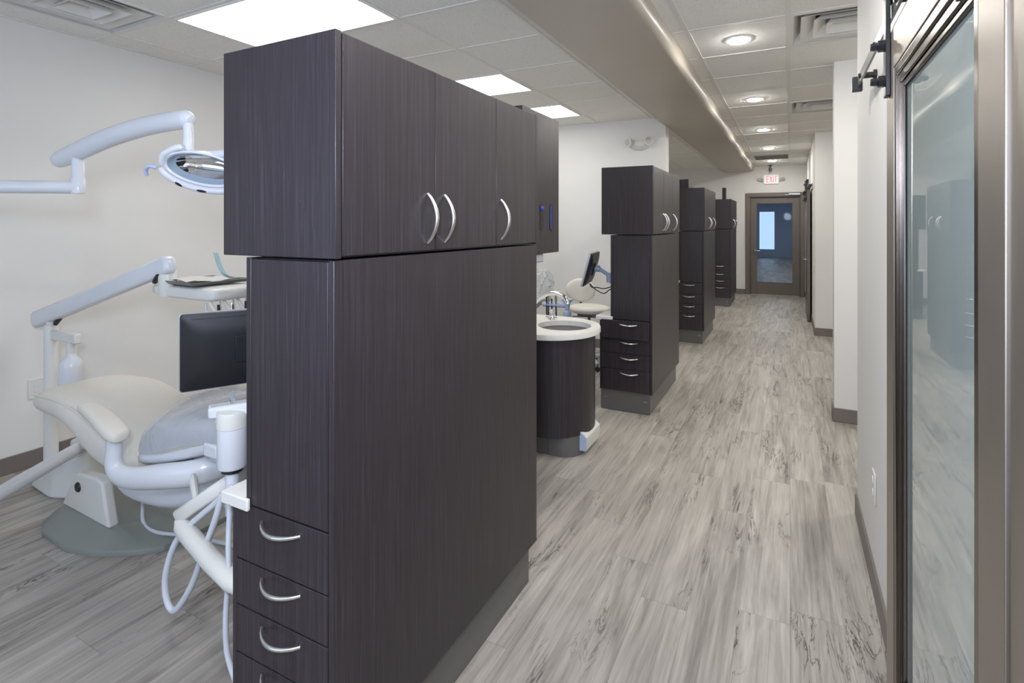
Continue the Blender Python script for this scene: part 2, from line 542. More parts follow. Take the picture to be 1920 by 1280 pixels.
for i, y in enumerate((3.89, 5.81, 7.73, 9.65, 11.57)):
    t = thing('downlight', 'round recessed downlight in the corridor ceiling, %s from the front' % ords[i], 'ceiling light', (-.305, y, CZ), group='corridor downlights')
    MB().lathe([(.070, .0), (.088, .0), (.086, -.006), (.072, -.009), (.070, .0)], (-.305, y, CZ - .0003), 32).build('trim_ring', TEE, t)
    MB().lathe([(.0001, -.018), (.045, -.017), (.064, -.013), (.071, -.004)], (-.305, y, CZ - .0003), 32).build('diffuser', DOWNM, t)
# an unseen extra downlight in each alcove, added to brighten the right side
for y, w in ((4.02, 'first'), (6.6, 'second')):
    t = thing('downlight', 'round unseen downlight added in the %s alcove to brighten the right side' % w, 'ceiling light', (1.25, y, CZ), group='corridor downlights')
    MB().lathe([(.070, .0), (.088, .0), (.086, -.006), (.072, -.009), (.070, .0)], (1.25, y, CZ - .0003), 32).build('trim_ring', TEE, t)
    MB().lathe([(.0001, -.018), (.045, -.017), (.064, -.013), (.071, -.004)], (1.25, y, CZ - .0003), 32).build('diffuser', DOWNM, t)
# unseen downlights overhead and behind the photographer, added as extra light
for y in (1.97, .05, -1.87):
    t = thing('downlight', 'round unseen downlight added overhead for light, before the nearest one in the corridor', 'ceiling light', (-.305, y, CZ), group='corridor downlights')
    MB().lathe([(.070, .0), (.088, .0), (.086, -.006), (.072, -.009), (.070, .0)], (-.305, y, CZ - .0003), 32).build('trim_ring', TEE, t)
    MB().lathe([(.0001, -.018), (.045, -.017), (.064, -.013), (.071, -.004)], (-.305, y, CZ - .0003), 32).build('diffuser', DOWNM, t)

DUCT = soft('dark_duct', rgb(70, 72, 74), 0.6, 0.1, 9)
def vent(x0, x1, y0, y1, label):
    cx, cy = (x0 + x1) / 2, (y0 + y1) / 2
    t = thing('air_vent', label, 'air vent', (cx, cy, CZ), group='square ceiling air diffusers')
    h = (x1 - x0) / 2 - .001; hy = (y1 - y0) / 2 - .001
    kx, ky = 1.0, hy / h
    def ring(m, a0, z0, a1, z1, th=.006):
        for (p, q) in (((a0, z0), (a1, z1)),):
            sq = lambda a, z: [(cx - a, cy - a * ky, z), (cx + a, cy - a * ky, z), (cx + a, cy + a * ky, z), (cx - a, cy + a * ky, z)]
            r0, r1, r2, r3 = sq(a0, z0), sq(a1, z1), sq(a1 - th, z1), sq(a0 - th, z0)
            m.loft([r0, r1, r2, r3, r0], False)
    m = MB()
    ring(m, h - .004, CZ - .004, .20, CZ + .13)
    z0, z1, f = CZ - .006, CZ - .0042, .020
    m.box(x0 + .001, x1 - .001, y0 + .001, y0 + f, z0, z1).box(x0 + .001, x1 - .001, y1 - f, y1 - .001, z0, z1)
    m.box(x0 + .001, x0 + f, y0 + f, y1 - f, z0, z1).box(x1 - f, x1 - .001, y0 + f, y1 - f, z0, z1)
    m.build('frame', TEE, t)
    for a0, a1, z in ((.245, .165, -.004), (.175, .11, -.010), (.105, .06, -.016)):
        m = MB()
        ring(m, a0, CZ + z, a1, CZ + z + .062)
        m.build('louvre', TEE, t)
    MB().box(cx - .058, cx + .058, cy - .058, cy + .058, CZ + .036, CZ + .044).build('centre_plate', TEE, t)
    MB().lathe([(.165, .0), (.165, .1), (.0001, .1)], (cx, cy, CZ + .12), 28).build('duct', DUCT, t)
    m = MB().box(cx - .303, cx + .303, cy - .303, cy + .303, CZ + .222, CZ + .23)
    m.box(cx - .305, cx - .300, cy - .314, cy + .314, CZ + .001, CZ + .222).box(cx + .300, cx + .305, cy - .314, cy + .314, CZ + .001, CZ + .222)
    m.box(cx - .300, cx + .300, cy - .314, cy - .309, CZ + .001, CZ + .222).box(cx - .300, cx + .300, cy + .309, cy + .314, CZ + .001, CZ + .222)
    m.build('backing', TEE, t)
    return t
vent(*VENTS[0], 'square air diffuser in the ceiling at the top left, beside the large lit panel')
vent(*VENTS[1], 'square air diffuser with a round duct opening, nearest in the corridor ceiling')
vent(*VENTS[2], 'square air diffuser farther along the corridor ceiling, second from the front')
t = thing('return_grille', 'narrow grey return air grille in the corridor ceiling near the exit door', 'air vent', (-.3, 10.73, CZ))
GRIL = soft('grey_grille', rgb(150, 148, 143), 0.5, 0.03, 9)
m = MB().box(-.575, -.025, 10.63, 11.23, CZ - .008, CZ - .0062)
m.build('backing', GRIL, t)
m = MB()
for k in range(15): m.box(-.57, -.03, 10.645 + .04 * k, 10.652 + .04 * k, CZ - .016, CZ - .008)
m.build('louvre', GRIL, t)

# ================================================================== storage cabinets
XS = -0.945
def bow(m, a, b, out, r=.0055, n=10):
    a, b, out = Vector(a), Vector(b), Vector(out)
    pts = []
    for k in range(13):
        u = k / 12
        pts.append(a.lerp(b, u) + out * (math.sin(PI * u) ** 0.8))
    rr = [r * (0.75 + 0.35 * math.sin(PI * k / 12)) for k in range(13)]
    m.tube(pts, rr, n)

def cabinet(Y0, label, zoff=0.0, open_top=0.0, depth=1.135, left=(-1.355, -1.262, -1.32)):
    t = thing('storage_cabinet', label, 'cabinet', (-1.15, Y0, 0), group='tall dark storage cabinets')
    Y1 = Y0 + depth
    xu, xm, xb = left
    zt, zu = 1.960, 1.418
    zc = .785 + zoff          # top of counter
    zk = .166
    MB().box(xb - .0, -.973, Y0 + .028, Y1 - .028, 0, zk + .01).build('toe_kick', KICK, t, bevel=.003)
    for x in (xb + .03, xb + .045, -1.02, -1.005):
        MB().lathe([(.0001, -.003), (.0045, -.002), (.0045, 0)], (x, Y0 + .028, .10), 8, 1).build('screw', CHROME, t)
    # carcass of base and middle: side panel to the corridor is one tall board
    m = MB()
    m.box(-.968, -.950, Y0, Y1, zk, zu - .004)
    m.box(xb, xb + .018, Y0 + .002, Y1, zk, zc - .03)
    m.box(xb + .018, -.968, Y0 + .022, Y1, zk, zc - .03)
    m.build('base_body', WOOD, t, bevel=.0018)
    m = MB()
    m.box(xm, xm + .018, Y0, Y1, zc - .0295, zu - .004)
    m.box(xm + .018, -.9685, Y0 + .022, Y1, zc - .03, zu - .004)
    m.build('middle_body', WOOD, t, bevel=.0018)
    MB().box(xm + .0195, -.970, Y0 + .0005, Y0 + .0215, zc - .013 - .001, zu - .008).build('front_panel', WOOD, t, bevel=.0015)
    # worktop ledge beside the upright
    MB().prism([(xb - .03, Y0 - .012), (xm + .019, Y0 - .012), (xm + .019, Y0 - .001), (xm - .0008, Y0 - .001), (xm - .0008, Y1), (xb - .03, Y1)], 2, zc - .028, zc + .004).build('countertop', SOLID, t, bevel=.004, seg=3)
    # drawers
    zs = [(.766, .621), (.617, .499), (.495, .373), (.369, .170)]
    hz = [.731, .585, .460, .338]
    for i, (a, b) in enumerate(zs):
        dy = open_top if i == 0 else 0.0
        x0 = xb + .0205
        m = MB().box(x0, -.970, Y0 - dy + .0005, Y0 - dy + .021, b + (zoff if i < 3 else 0), a + zoff)
        if dy: m.box(x0 + .02, -.985, Y0 - dy + .021, Y0 + .021, b + zoff + .02, a + zoff - .03)
        dr = m.build('drawer', WOOD, t, bevel=.0015)
        h = MB()
        z = hz[i] + zoff
        bow(h, (-1.203, Y0 - dy + .002, z + .006), (-1.064, Y0 - dy + .002, z + .006), (0, -.032, -.004))
        h.build('handle', NICKEL, dr)
    # upper box
    m = MB()
    m.box(xu, XS - .02, Y0, Y1, zu, zt)
    m.box(XS - .02, XS, Y0, Y0 + .019, zu, zt).box(XS - .02, XS, Y1 - .019, Y1, zu, zt)
    m.build('upper_body', WOOD, t, bevel=.0018)
    ys = [(.0225, .396), (.3995, .771), (.7745, depth - .0225)]
    hy = [.357, .443, .806]
    for (a, b), c in zip(ys, hy):
        d = MB().box(XS - .0195, XS + .001, Y0 + a, Y0 + b, zu + .006, zt - .004).build('door', WOOD, t, bevel=.0018)
        h = MB()
        bow(h, (XS + .002, Y0 + c, 1.590), (XS + .002, Y0 + c, 1.446), (.034, 0, 0), .006)
        h.build('handle', NICKEL, d)
    return t
cabinet(0.9245, 'tall dark wood storage cabinet filling the foreground, nearest of the row')
cabinet(4.205, 'tall dark wood cabinet with its top drawer ajar, second of the row behind the sink', -.030, .03, 1.13, (-1.360, -1.284, -1.375))
cabinet(7.046, 'tall dark wood cabinet with a box on top, third of the row', 0, 0, 1.10)
cabinet(10.46, 'tall dark wood cabinet topped by a thin post, farthest of the row', 0, 0, 1.11)

t = tag(MB().box(-1.352, -1.2, 7.43, 7.79, 1.9605, 2.104).build('storage_box', WOOD, None, bevel=.004), 'small dark box standing on top of the third storage cabinet', 'box')
t = tag(MB().box(-1.131, -1.065, 10.77, 10.84, 1.9605, 2.187).build('dark_post', BLACK, None, bevel=.004), 'thin black upright post on top of the farthest cabinet', 'post')

# --- glove dispenser tower behind the nearest cabinet
t = thing('dispenser_cabinet', 'dark wall-height dispenser cabinet with two oval glove slots, behind the nearest cabinet above the sink', 'cabinet', (-1.5, 2.65, 0))
zb, zt_ = 1.34, 2.104
m = MB().box(-1.75, -1.46, 2.43, 2.86, 0, zb)
m.build('pedestal', WOOD, t, bevel=.002)
# front with stadium-shaped slots
def stadium(cy, z0, z1, w, n=10):
    p = []
    for k in range(n + 1):
        a = PI * k / n
        p.append((cy + w * math.cos(a), z1 - w + w * math.sin(a)))
    for k in range(n + 1):
        a = PI + PI * k / n
        p.append((cy + w * math.cos(a), z0 + w + w * math.sin(a)))
    return p
MB().box(-1.75, -1.2, 2.43, 2.91, zb, zt_).build('upper_body', WOOD, t, bevel=.002)
SLOTM = soft('black_slot', rgb(10, 10, 14), 0.3, 0.1, 30)
REFB = soft('blue_slot_reflection', rgb(46, 74, 190), 0.4, 0.1, 40)  # blue reflections of the slots, put in as colour
for cy in (2.665, 2.795):
    p = stadium(cy, 1.462, 1.615, .022)
    s = MB().prism(p, 0, -1.2005, -1.1985).build('glove_slot', SLOTM, t)
    if cy < 2.7:
        MB().lathe([(.0001, .012), (.010, .009), (.016, 0.0), (.0001, -.002)], (-1.1985, cy, 1.585), 10, 0).build('glove', REFB, s)  # blue lump coloured as a reflection in the slot
    else:
        MB().prism(stadium(cy - .008, 1.472, 1.605, .005), 0, -1.1985, -1.1965).build('slot_reflection', REFB, s)  # thin blue outline, a painted reflection
tag(MB().box(-1.45, -1.21, 2.45, 2.715, 1.292, 1.3395).build('towel_dispenser', SILV, None, bevel=.006), 'grey paper towel dispenser under the glove dispenser cabinet', 'towel dispenser')

# ================================================================== hand-wash sink
t = thing('sink_cabinet', 'round-ended dark wood sink cabinet with a grey plinth, white top and steel basin', 'sink', (-1.5, 3.45, 0))
def dshape(x1, y0, y1, x0, rc, n=10):
    p = [(x0, y1), (x0, y0)]
    for k in range(n + 1):
        a = -PI / 2 + PI / 2 * k / n
        p.append((x1 - rc + rc * math.cos(a), y0 + rc + rc * math.sin(a)))
    for k in range(n + 1):
        a = PI / 2 * k / n
        p.append((x1 - rc + rc * math.cos(a), y1 - rc + rc * math.sin(a)))
    return p
SZ = .80
MB().prism(dshape(-1.205, 3.21, 3.66, -2.1, .13), 2, 0, .135).build('plinth', KICK, t, angle=50)
MB().box(-1.4005, -1.399, 3.2092, 3.211, .003, .134).build('plinth_joint', BLACK, t)
MB().prism(dshape(-1.175, 3.14, 3.74, -2.1, .29), 2, .130, SZ - .035).build('body', WOOD, t, angle=50)
# top with a round basin opening
C0 = (-1.39, 3.47); RB = .185
outer = dshape(-1.14, 3.085, 3.80, -2.13, .345, 16)
no = len(outer)
def resample(poly, n, c):
    """points of the outline by angle about the basin centre"""
    res = []
    for k in range(n):
        a = 2 * PI * k / n
        d = Vector((math.cos(a), math.sin(a)))
        best = None
        for i in range(len(poly)):
            p, q = Vector(poly[i]), Vector(poly[(i + 1) % len(poly)])
            e = q - p
            den = d.x * e.y - d.y * e.x
            if abs(den) < 1e-9: continue
            w = p - Vector(c)
            tt = (w.x * e.y - w.y * e.x) / den
            ss = (w.x * d.y - w.y * d.x) / den
            if tt > 0 and -1e-6 <= ss <= 1 + 1e-6: best = tt if best is None else min(best, tt)
        res.append((c[0] + d.x * best, c[1] + d.y * best))
    return res
n = 96
oo = resample(outer, n, C0)
inn = [(C0[0] + RB * math.cos(2 * PI * k / n), C0[1] + RB * math.sin(2 * PI * k / n)) for k in range(n)]
sh = lambda f: [(C0[0] + (p[0] - C0[0]) * f, C0[1] + (p[1] - C0[1]) * f) for p in oo]
z0, z1 = SZ - .035, SZ
rg = [[(x, y, z0) for x, y in inn], [(x, y, z0) for x, y in oo], [(x, y, z1 - .008) for x, y in oo], [(x, y, z1) for x, y in sh(.985)], [(x, y, z1) for x, y in inn], [(x, y, z0) for x, y in inn]]
MB().loft(rg, False).build('countertop', SOLID, t, angle=35)
pr = [(RB, SZ - .034), (RB + .003, SZ - .05), (RB - .01, SZ - .12), (RB - .05, SZ - .16), (.03, SZ - .17), (.0001, SZ - .172)]
MB().lathe(pr, (C0[0], C0[1], 0), 64).build('basin', STEEL, t, angle=60)
m = MB()
m.lathe([(.0001, .05), (.022, .05), (.024, .03), (.03, .0), (.0001, 0)], (-1.72, 3.60, SZ), 20)
m.tube([(-1.72, 3.60, SZ + .04), (-1.70, 3.598, SZ + .09), (-1.62, 3.585, SZ + .165), (-1.52, 3.56, SZ + .205), (-1.43, 3.54, SZ + .195), (-1.395, 3.53, SZ + .16), (-1.388, 3.528, SZ + .14)], [.017, .016, .015, .015, .015, .015, .016], 14, 5)
m.build('faucet', CHROME, t)
m = MB().lathe([(.0001, .075), (.016, .072), (.018, .06), (.008, .05), (.012, .032), (.02, .02), (.027, .006), (.027, 0), (.0001, 0)], (-1.56, 3.64, SZ), 18)
m.tube([(-1.605, 3.64, SZ + .016), (-1.515, 3.64, SZ + .016)], .007, 8)
m.build('soap_valve', CHROME, t)
m = MB()
ra = [(-1.232, 3.315, .03), (-1.170, 3.315, .03), (-1.165, 3.315, .118), (-1.205, 3.315, .152), (-1.232, 3.315, .152)]
m.prism([(p[0], p[2]) for p in ra], 1, 3.305, 3.575)
pd = m.build('foot_pedal', [PLAST2], t, bevel=.004)
MB().prism([(p[0] + (0 if i not in (0, 4) else 0), p[2]) for i, p in enumerate(ra)], 1, 3.295, 3.3045).build('pedal_end', ARMB, pd, bevel=.003)

# ================================================================== sliding barn doors
def barn(Ya, Yb, xf, label, name, fm):
    d = struct(thing(name, label, 'door', (xf, Ya, 0)))
    th = .042
    xb = xf + th
    zb, zt = .02, 2.037
    st = .112
    gz0, gz1 = .245, 1.925
    m = MB()
    m.box(xf, xb, Ya, Ya + st, zb, zt).box(xf, xb, Yb - st, Yb, zb, zt)
    m.box(xf, xb, Ya + st, Yb - st, zb, gz0).box(xf, xb, Ya + st, Yb - st, gz1, zt)
    m.build('frame', fm, d, bevel=.002)
    # stepped moulding around the glass
    m = MB()
    for i, (w0, w1, x0, x1) in enumerate(((0, .026, xf + .002, xf + .016), (.026, .050, xf + .007, xf + .018), (.050, .066, xf + .012, xf + .020))):
        a, b, c, e = Ya + st, Yb - st, gz0, gz1
        m.box(x0, x1, a + w0, a + w1, c + w0, e - w0).box(x0, x1, b - w1, b - w0, c + w0, e - w0)
        m.box(x0, x1, a + w1, b - w1, c + w0, c + w1).box(x0, x1, a + w1, b - w1, e - w1, e - w0)
    m.build('moulding', MOULD, d, bevel=.004, seg=3)
    MB().box(xf + .0205, xf + .0285, Ya + st + .04, Yb - st - .04, gz0 + .04, gz1 - .04).build('glass_pane', PANEG, d)
    for i, yc in enumerate((Yb - .052, Ya + .16)):
        m = MB().box(xf - .012, xf - .0005, yc - .022, yc + .022, 1.86, 2.20)
        s = m.build('hanger_strap', BLACK, d, bevel=.002)
        m = MB()
        for z in (1.905, 2.005):
            m.lathe([(.0001, -.034), (.010, -.034), (.012, -.026), (.012, -.018), (.017, -.016), (.017, 0), (.0001, 0)], (xf - .012, yc, z), 6, 0)
        m.build('bolt', BLACK, s)
        m = MB().lathe([(.0001, 0), (.047, 0), (.047, .006), (.036, .008), (.036, .016), (.047, .018), (.047, .024), (.0001, .024)], (xf + .001, yc, 2.168), 24, 0)
        m.lathe([(.0001, -.018), (.012, -.016), (.014, 0), (.0001, 0)], (xf - .0125, yc, 2.168), 12, 0)
        m.build('wheel', BLACK, s)
    return d
barn(.922, 1.885, .250, 'brushed metal sliding door with a pale green glass panel, at the right edge', 'door_2', METALF)
d3 = barn(9.42, 10.38, .236, 'farther sliding door seen edge-on beside the exit door', 'door_3', DOORP)
m = MB().tube([(.236, 9.475, .96), (.19, 9.475, .96), (.188, 9.475, 1.0)], .008, 8)
m.build('pull', CHROME, d3)

def track(Ya, Yb, x0, wall, label):
    t = thing('sliding_door_track', label, 'door track', (x0, Yb, 2.1), group='sliding door tracks')
    MB().box(x0, x0 + .008, Ya, Yb, 2.083, 2.123).build('rail', STEELD, t, bevel=.0015)
    y = Yb - .14
    while y > Ya:
        m = MB().lathe([(.0001, x0 + .008), (.012, x0 + .008), (.012, wall - .012), (.02, wall - .012), (.02, wall), (.0001, wall)], (0, y, 2.103), 14, 0)
        m.lathe([(.0001, x0 - .008), (.010, x0 - .007), (.011, x0), (.0001, x0)], (0, y, 2.103), 6, 0)
        m.build('standoff', BLACK, t)
        y -= .42
    m = MB().box(x0 - .018, x0 + .02, Yb - .03, Yb - .002, 2.066, 2.128)
    m.build('end_stop', BLACK, t, bevel=.003)
    return t
track(.35, 2.725, .254, WR, 'steel sliding door track with a black end stop on the right wall, nearest')
track(9.0, 11.6, .240, .304, 'steel sliding door track above the far sliding door beside the exit door')
# metal casing next to the near sliding door
struct(MB().box(.254, WR - .0005, .2, .915, 0, 2.12).build('trim_2', METALF, bevel=.0015))

# --- outlet on the right wall
t = thing('wall_outlet', 'white duplex outlet plate low on the right wall beside the sliding door', 'outlet', (WR, 2.64, .425))
MB().box(WR - .007, WR - .0003, 2.60, 2.68, .362, .486).build('cover_plate', PLAST2, t, bevel=.003)
for z in (.398, .450):
    MB().prism(stadium(2.64, z - .017, z + .017, .013), 0, WR - .0095, WR - .0068).build('socket', PLAST, t)

# ================================================================== signs and safety devices
t = thing('exit_sign', 'white exit sign with red letters and two lamp heads above the end door', 'exit sign', (-.35, YE, 2.35))
ex0, ex1, ez0, ez1 = -.495, -.205, 2.352, 2.545
MB().box(ex0, ex1, YE - .05, YE - .0005, ez0, ez1).build('housing', EXITW, t, bevel=.015, seg=3)
def letters(m, x0, z0, h, w, gap, y0, y1):
    s = .2 * w
    x = x0
    # E
    m.box(x, x + s, y0, y1, z0, z0 + h)
    for zz in (0, .5, 1): m.box(x + s, x + w * .9, y0, y1, z0 + zz * (h - s), z0 + zz * (h - s) + s)
    x += w + gap
    # X
    m.prism([(x, z0), (x + s * 1.05, z0), (x + w, z0 + h), (x + w - s * 1.05, z0 + h)], 1, y0, y1)
    m.prism([(x + w - s * 1.05, z0), (x + w, z0), (x + s * 1.05, z0 + h), (x, z0 + h)], 1, y0 - .0004, y1)
    x += w + gap
    # I
    m.box(x + .005, x + .005 + s, y0, y1, z0, z0 + h)
    x += s + .01 + gap
    # T
    m.box(x, x + w, y0, y1, z0 + h - s, z0 + h)
    m.box(x + w / 2 - s / 2, x + w / 2 + s / 2, y0, y1, z0, z0 + h - s)
m = MB()
letters(m, -.438, 2.385, .132, .050, .010, YE - .0525, YE - .0498)
m.build('lettering', REDL, t)
for sx in (-1, 1):
    c = -.35 + sx * .205
    m = MB().tube([(-.35 + sx * .14, YE - .03, 2.40), (c - sx * .03, YE - .035, 2.43)], .010, 8)
    m.loft([[(c + a * .052, YE - .075 + (.02 if b < 0 else 0), 2.452 + sx * 0 + b * .03 + a * sx * .006) for a, b in ((-1, -.6), (-.6, -1), (.6, -1), (1, -.6), (1, .6), (.6, 1), (-.6, 1), (-1, .6))],
            [(c + a * .040, YE - .02, 2.452 + b * .024) for a, b in ((-1, -.6), (-.6, -1), (.6, -1), (1, -.6), (1, .6), (.6, 1), (-.6, 1), (-1, .6))]])
    m.build('lamp_head', soft('grey_lamp_lens', rgb(190, 188, 184), 0.35, 0.04, 20), t, angle=30)
t = thing('security_camera', 'small black security camera hanging from the ceiling above the exit sign', 'camera', (-.36, 12.45, CZ))
MB().lathe([(.0001, CZ - .022), (.03, CZ - .02), (.035, CZ - .0065), (.0001, CZ - .0065)], (-.36, 12.42, 0), 16).tube([(-.36, 12.42, CZ - .02), (-.36, 12.42, CZ - .06)], .010, 8).build('bracket', BLACK, t)
MB().lathe([(.0001, -.05), (.028, -.048), (.034, -.02), (.034, .05), (.02, .06), (.0001, .06)], (-.36, 12.42, CZ - .085), 16, 1).build('body', BLACK, t)
MB().lathe([(.0001, -.014), (.02, -.012), (.024, 0), (.0001, 0)], (-.36, 12.365, CZ - .115), 14, 1).build('lens', BLACK, t)

t = thing('emergency_light', 'white emergency light with two round lamp heads high on the dividing wall', 'emergency light', (-1.565, 6.29, 2.42))
def halfdome(m, cx, y, cz, rx, ry, rz, top=.35):
    def fn(u, v):
        a = 2 * PI * u; e = PI / 2 * v
        zz = rz * math.sin(a) * math.cos(e)
        zz = min(zz, rz * top)
        return (cx + rx * math.cos(a) * math.cos(e), y - ry * math.sin(e), cz + zz)
    m.grid(fn, 36, 8)
m = MB(); halfdome(m, -1.565, 6.2895, 2.45, .135, .065, .085)
m.build('housing', PLAST2, t, angle=60)
for sx in (-1, 1):
    c = (-1.565 + sx * .115, 6.225, 2.462)
    M = Matrix.Translation(c) @ Matrix.Rotation(R(28) * sx, 4, 'Z')
    hd = MB().lathe([(.0001, .05), (.03, .046), (.05, .02), (.053, -.02), (.047, -.022), (.044, -.014), (.0001, -.012)], (0, 0, 0), 24, 1).xf(M).build('lamp_head', PLAST2, t)
    MB().lathe([(.0001, -.018), (.03, -.016), (.043, -.012)], (0, 0, 0), 24, 1).xf(M).build('lens', soft('grey_lamp_lens', rgb(190, 188, 184), 0.35, 0.04, 20), hd)

# ================================================================== dental chair in the near bay
def srect(x, cy, cz, w, h, e=3.0, n=32, tilt=0.0, camber=0.0):
    """rounded ring in the YZ plane at x"""
    r = []
    for k in range(n):
        a = 2 * PI * k / n
        c, s_ = math.cos(a), math.sin(a)
        yy = w * math.copysign(abs(c) ** (2 / e), c)
        zz = h * math.copysign(abs(s_) ** (2 / e), s_)
        r.append((x + tilt * zz, cy + yy, cz + zz + camber * yy))
    return r

def chair():
    t = thing('dental_chair', 'cream dental chair in the near treatment bay, left of the nearest cabinet', 'dental chair', (-2.65, 1.48, 0), group='dental chairs')
    B = [(-3.37, 1.37), (-3.30, 1.29), (-3.20, 1.25), (-2.95, 1.237), (-2.78, 1.275), (-2.62, 1.375), (-2.55, 1.45), (-2.53, 1.60), (-2.53, 1.80), (-2.8, 1.9), (-3.2, 1.9), (-3.37, 1.7)]
    T = [(-3.25, 1.42, .105), (-3.24, 1.395, .11), (-3.2, 1.385, .112), (-2.98, 1.38, .112), (-2.83, 1.38, .100), (-2.63, 1.395, .034), (-2.565, 1.46, .028), (-2.55, 1.6, .028), (-2.55, 1.78, .028), (-2.8, 1.86, .06), (-3.2, 1.86, .11), (-3.25, 1.7, .11)]
    c = (-2.95, 1.62, .10)
    f = lambda k: [tuple(c[i] + (p[i] - c[i]) * k for i in range(3)) for p in T]
    MB().loft([[(x, y, .001) for x, y in B], [(x, y, .017) for x, y in B], [(x * .995 + c[0] * .005, y * .99 + c[1] * .01, .024) for x, y in B], T, f(.5), f(.02)]).build('base_plate', GREYG, t, angle=28)
    for y0, y1 in ((1.345, 1.395), (1.68, 1.73)):
        P = [(-3.24, .100), (-3.115, .27), (-3.09, .287), (-2.92, .30), (-2.865, .288), (-2.845, .21), (-2.805, .085)]
        sp = MB().prism(P, 1, y0, y1).build('lift_cover', PLAST2, t, bevel=.012, seg=3)
        if y0 < 1.5:
            MB().lathe([(.0001, -.009), (.020, -.008), (.024, -.003), (.024, 0), (.0001, 0)], (-3.075, y0, .222), 22, 1).build('lift_knob', BLACK, sp)
    # rounded shell under the seat
    rg = []
    for x, z0, z1, w in ((-2.86, .30, .36, .08), (-2.82, .25, .40, .13), (-2.70, .235, .42, .16), (-2.5, .245, .44, .175), (-2.3, .28, .47, .175), (-2.15, .335, .50, .165), (-2.02, .41, .54, .14), (-1.97, .45, .53, .08)):
        rg.append(srect(x, 1.50, (z0 + z1) / 2, w, (z1 - z0) / 2, 3.6))
    MB().loft(rg).build('seat_shell', PLAST, t, subsurf=1, angle=60)
    rg = []
    for x, z, w, h in ((-2.16, .545, .12, .03), (-2.13, .555, .19, .045), (-1.95, .615, .20, .05), (-1.75, .70, .20, .05), (-1.72, .71, .12, .03)):
        rg.append(srect(x, 1.49, z, w, h, 3.5))
    MB().loft(rg).build('seat_frame', PLAST, t, subsurf=1, angle=60)
    # backrest: broad at the shoulders, thick and saddle-shaped towards the hips
    rg = []
    for x, zt, zb, w, cam in ((-3.335, .640, .610, .12, 0), (-3.325, .672, .582, .18, 0), (-3.27, .695, .568, .205, 0), (-3.1, .712, .572, .215, .0), (-2.94, .712, .560, .218, .02), (-2.84, .700, .500, .220, .05), (-2.73, .672, .445, .220, .07), (-2.62, .632, .415, .218, .05), (-2.50, .580, .420, .215, .02), (-2.42, .545, .45, .20, 0), (-2.40, .52, .48, .12, 0)):
        rg.append(srect(x, 1.225 + .218, (zt + zb) / 2, w, (zt - zb) / 2, 2.9, 32, 0, cam))
    MB().loft(rg).build('backrest', UPH, t, subsurf=1, angle=70)
    rg = []
    for x, z0, z1, w in ((-3.20, .555, .575, .08), (-3.16, .535, .585, .15), (-2.95, .52, .58, .17), (-2.80, .45, .56, .17), (-2.76, .46, .52, .10)):
        rg.append(srect(x, 1.44, (z0 + z1) / 2, w, (z1 - z0) / 2, 3))
    MB().loft(rg).build('backrest_shell', PLAST2, t, subsurf=1, angle=60)
    MB().tube([(-3.30, 1.250, .668), (-3.1, 1.240, .676), (-2.95, 1.237, .672), (-2.84, 1.235, .655), (-2.73, 1.234, .622), (-2.62, 1.234, .586), (-2.50, 1.238, .540)], .0035, 8, 5).build('piping', UPH, t)
    # seat and leg rest rising towards the cabinet
    rg = []
    for x, zt, zb, w in SEAT:
        rg.append(skew(srect(x, 1.445, (zt + zb) / 2, w, (zt - zb) / 2, 3.0)))
    MB().loft(rg).build('seat', UPH, t, subsurf=1, angle=70)
    rg = []
    for x, z, w, h in ((-2.44, .527, .12, .02), (-2.42, .528, .19, .030), (-2.25, .560, .20, .034), (-2.05, .622, .20, .036), (-1.85, .700, .20, .036), (-1.68, .775, .19, .030), (-1.66, .785, .12, .02)):
        rg.append(srect(x, 1.435, z, w, h, 3.2))
    MB().loft(rg).build('seat_underlay', PLAST, t, subsurf=1, angle=70)
    # armrests
    for y, s in ((1.175, 1), (1.73, -1)):
        rg = []
        for x, z, w, h, dy in ((-2.715, .715, .015, .010, .03), (-2.705, .717, .030, .018, .028), (-2.64, .722, .038, .022, .02), (-2.53, .712, .043, .025, .006), (-2.43, .690, .046, .028, -.006), (-2.36, .672, .044, .028, -.01), (-2.335, .664, .034, .022, -.01), (-2.328, .662, .018, .012, -.01)):
            rg.append(srect(x, y + dy * s, z, w, h, 2.8, 20))
        a = MB().loft(rg).build('armrest', UPH, t, subsurf=1, angle=70)
        m = MB().tube([(-2.405, y, .655), (-2.408, y, .60), (-2.412, y, .545), (-2.385, y + .004 * s, .505), (-2.30, y + .012 * s, .500), (-2.15, y + .035 * s, .530), (-2.02, y + .09 * s, .550), (-1.97, y + .20 * s, .560)], [.032, .032, .035, .038, .040, .044, .046, .046], 16, 5, flat=(.85, 1.1))
        m.build('armrest_bracket', PLAST, a, angle=60)
    m = MB().tube([(-1.985, 1.235, .555), (-1.93, 1.20, .565), (-1.87, 1.17, .54), (-1.855, 1.165, .515)], [.012, .02, .017, .014], 12, 4, flat=(.7, 1.1))
    m.build('release_lever', PLAST2, t)
    MB().box(-1.90, -1.82, 1.215, 1.245, .655, .705).build('hinge_block', PLAST, t, bevel=.008)
    MB().tube([(-2.80, 1.50, .26), (-2.80, 1.49, .12), (-2.76, 1.475, .06), (-2.66, 1.475, .046), (-2.54, 1.52, .040), (-2.41, 1.59, .012), (-2.2, 1.62, .010), (-1.95, 1.60, .010)], .008, 10, 6).build('power_cable', RUBBER, t)
    return t
SEAT = ((-2.455, .540, .505, .10), (-2.44, .58, .500, .16), (-2.37, .655, .510, .195), (-2.26, .720, .530, .212), (-2.10, .762, .590, .218), (-1.92, .780, .660, .218), (-1.75, .792, .700, .21), (-1.62, .795, .72, .19), (-1.59, .785, .74, .13))
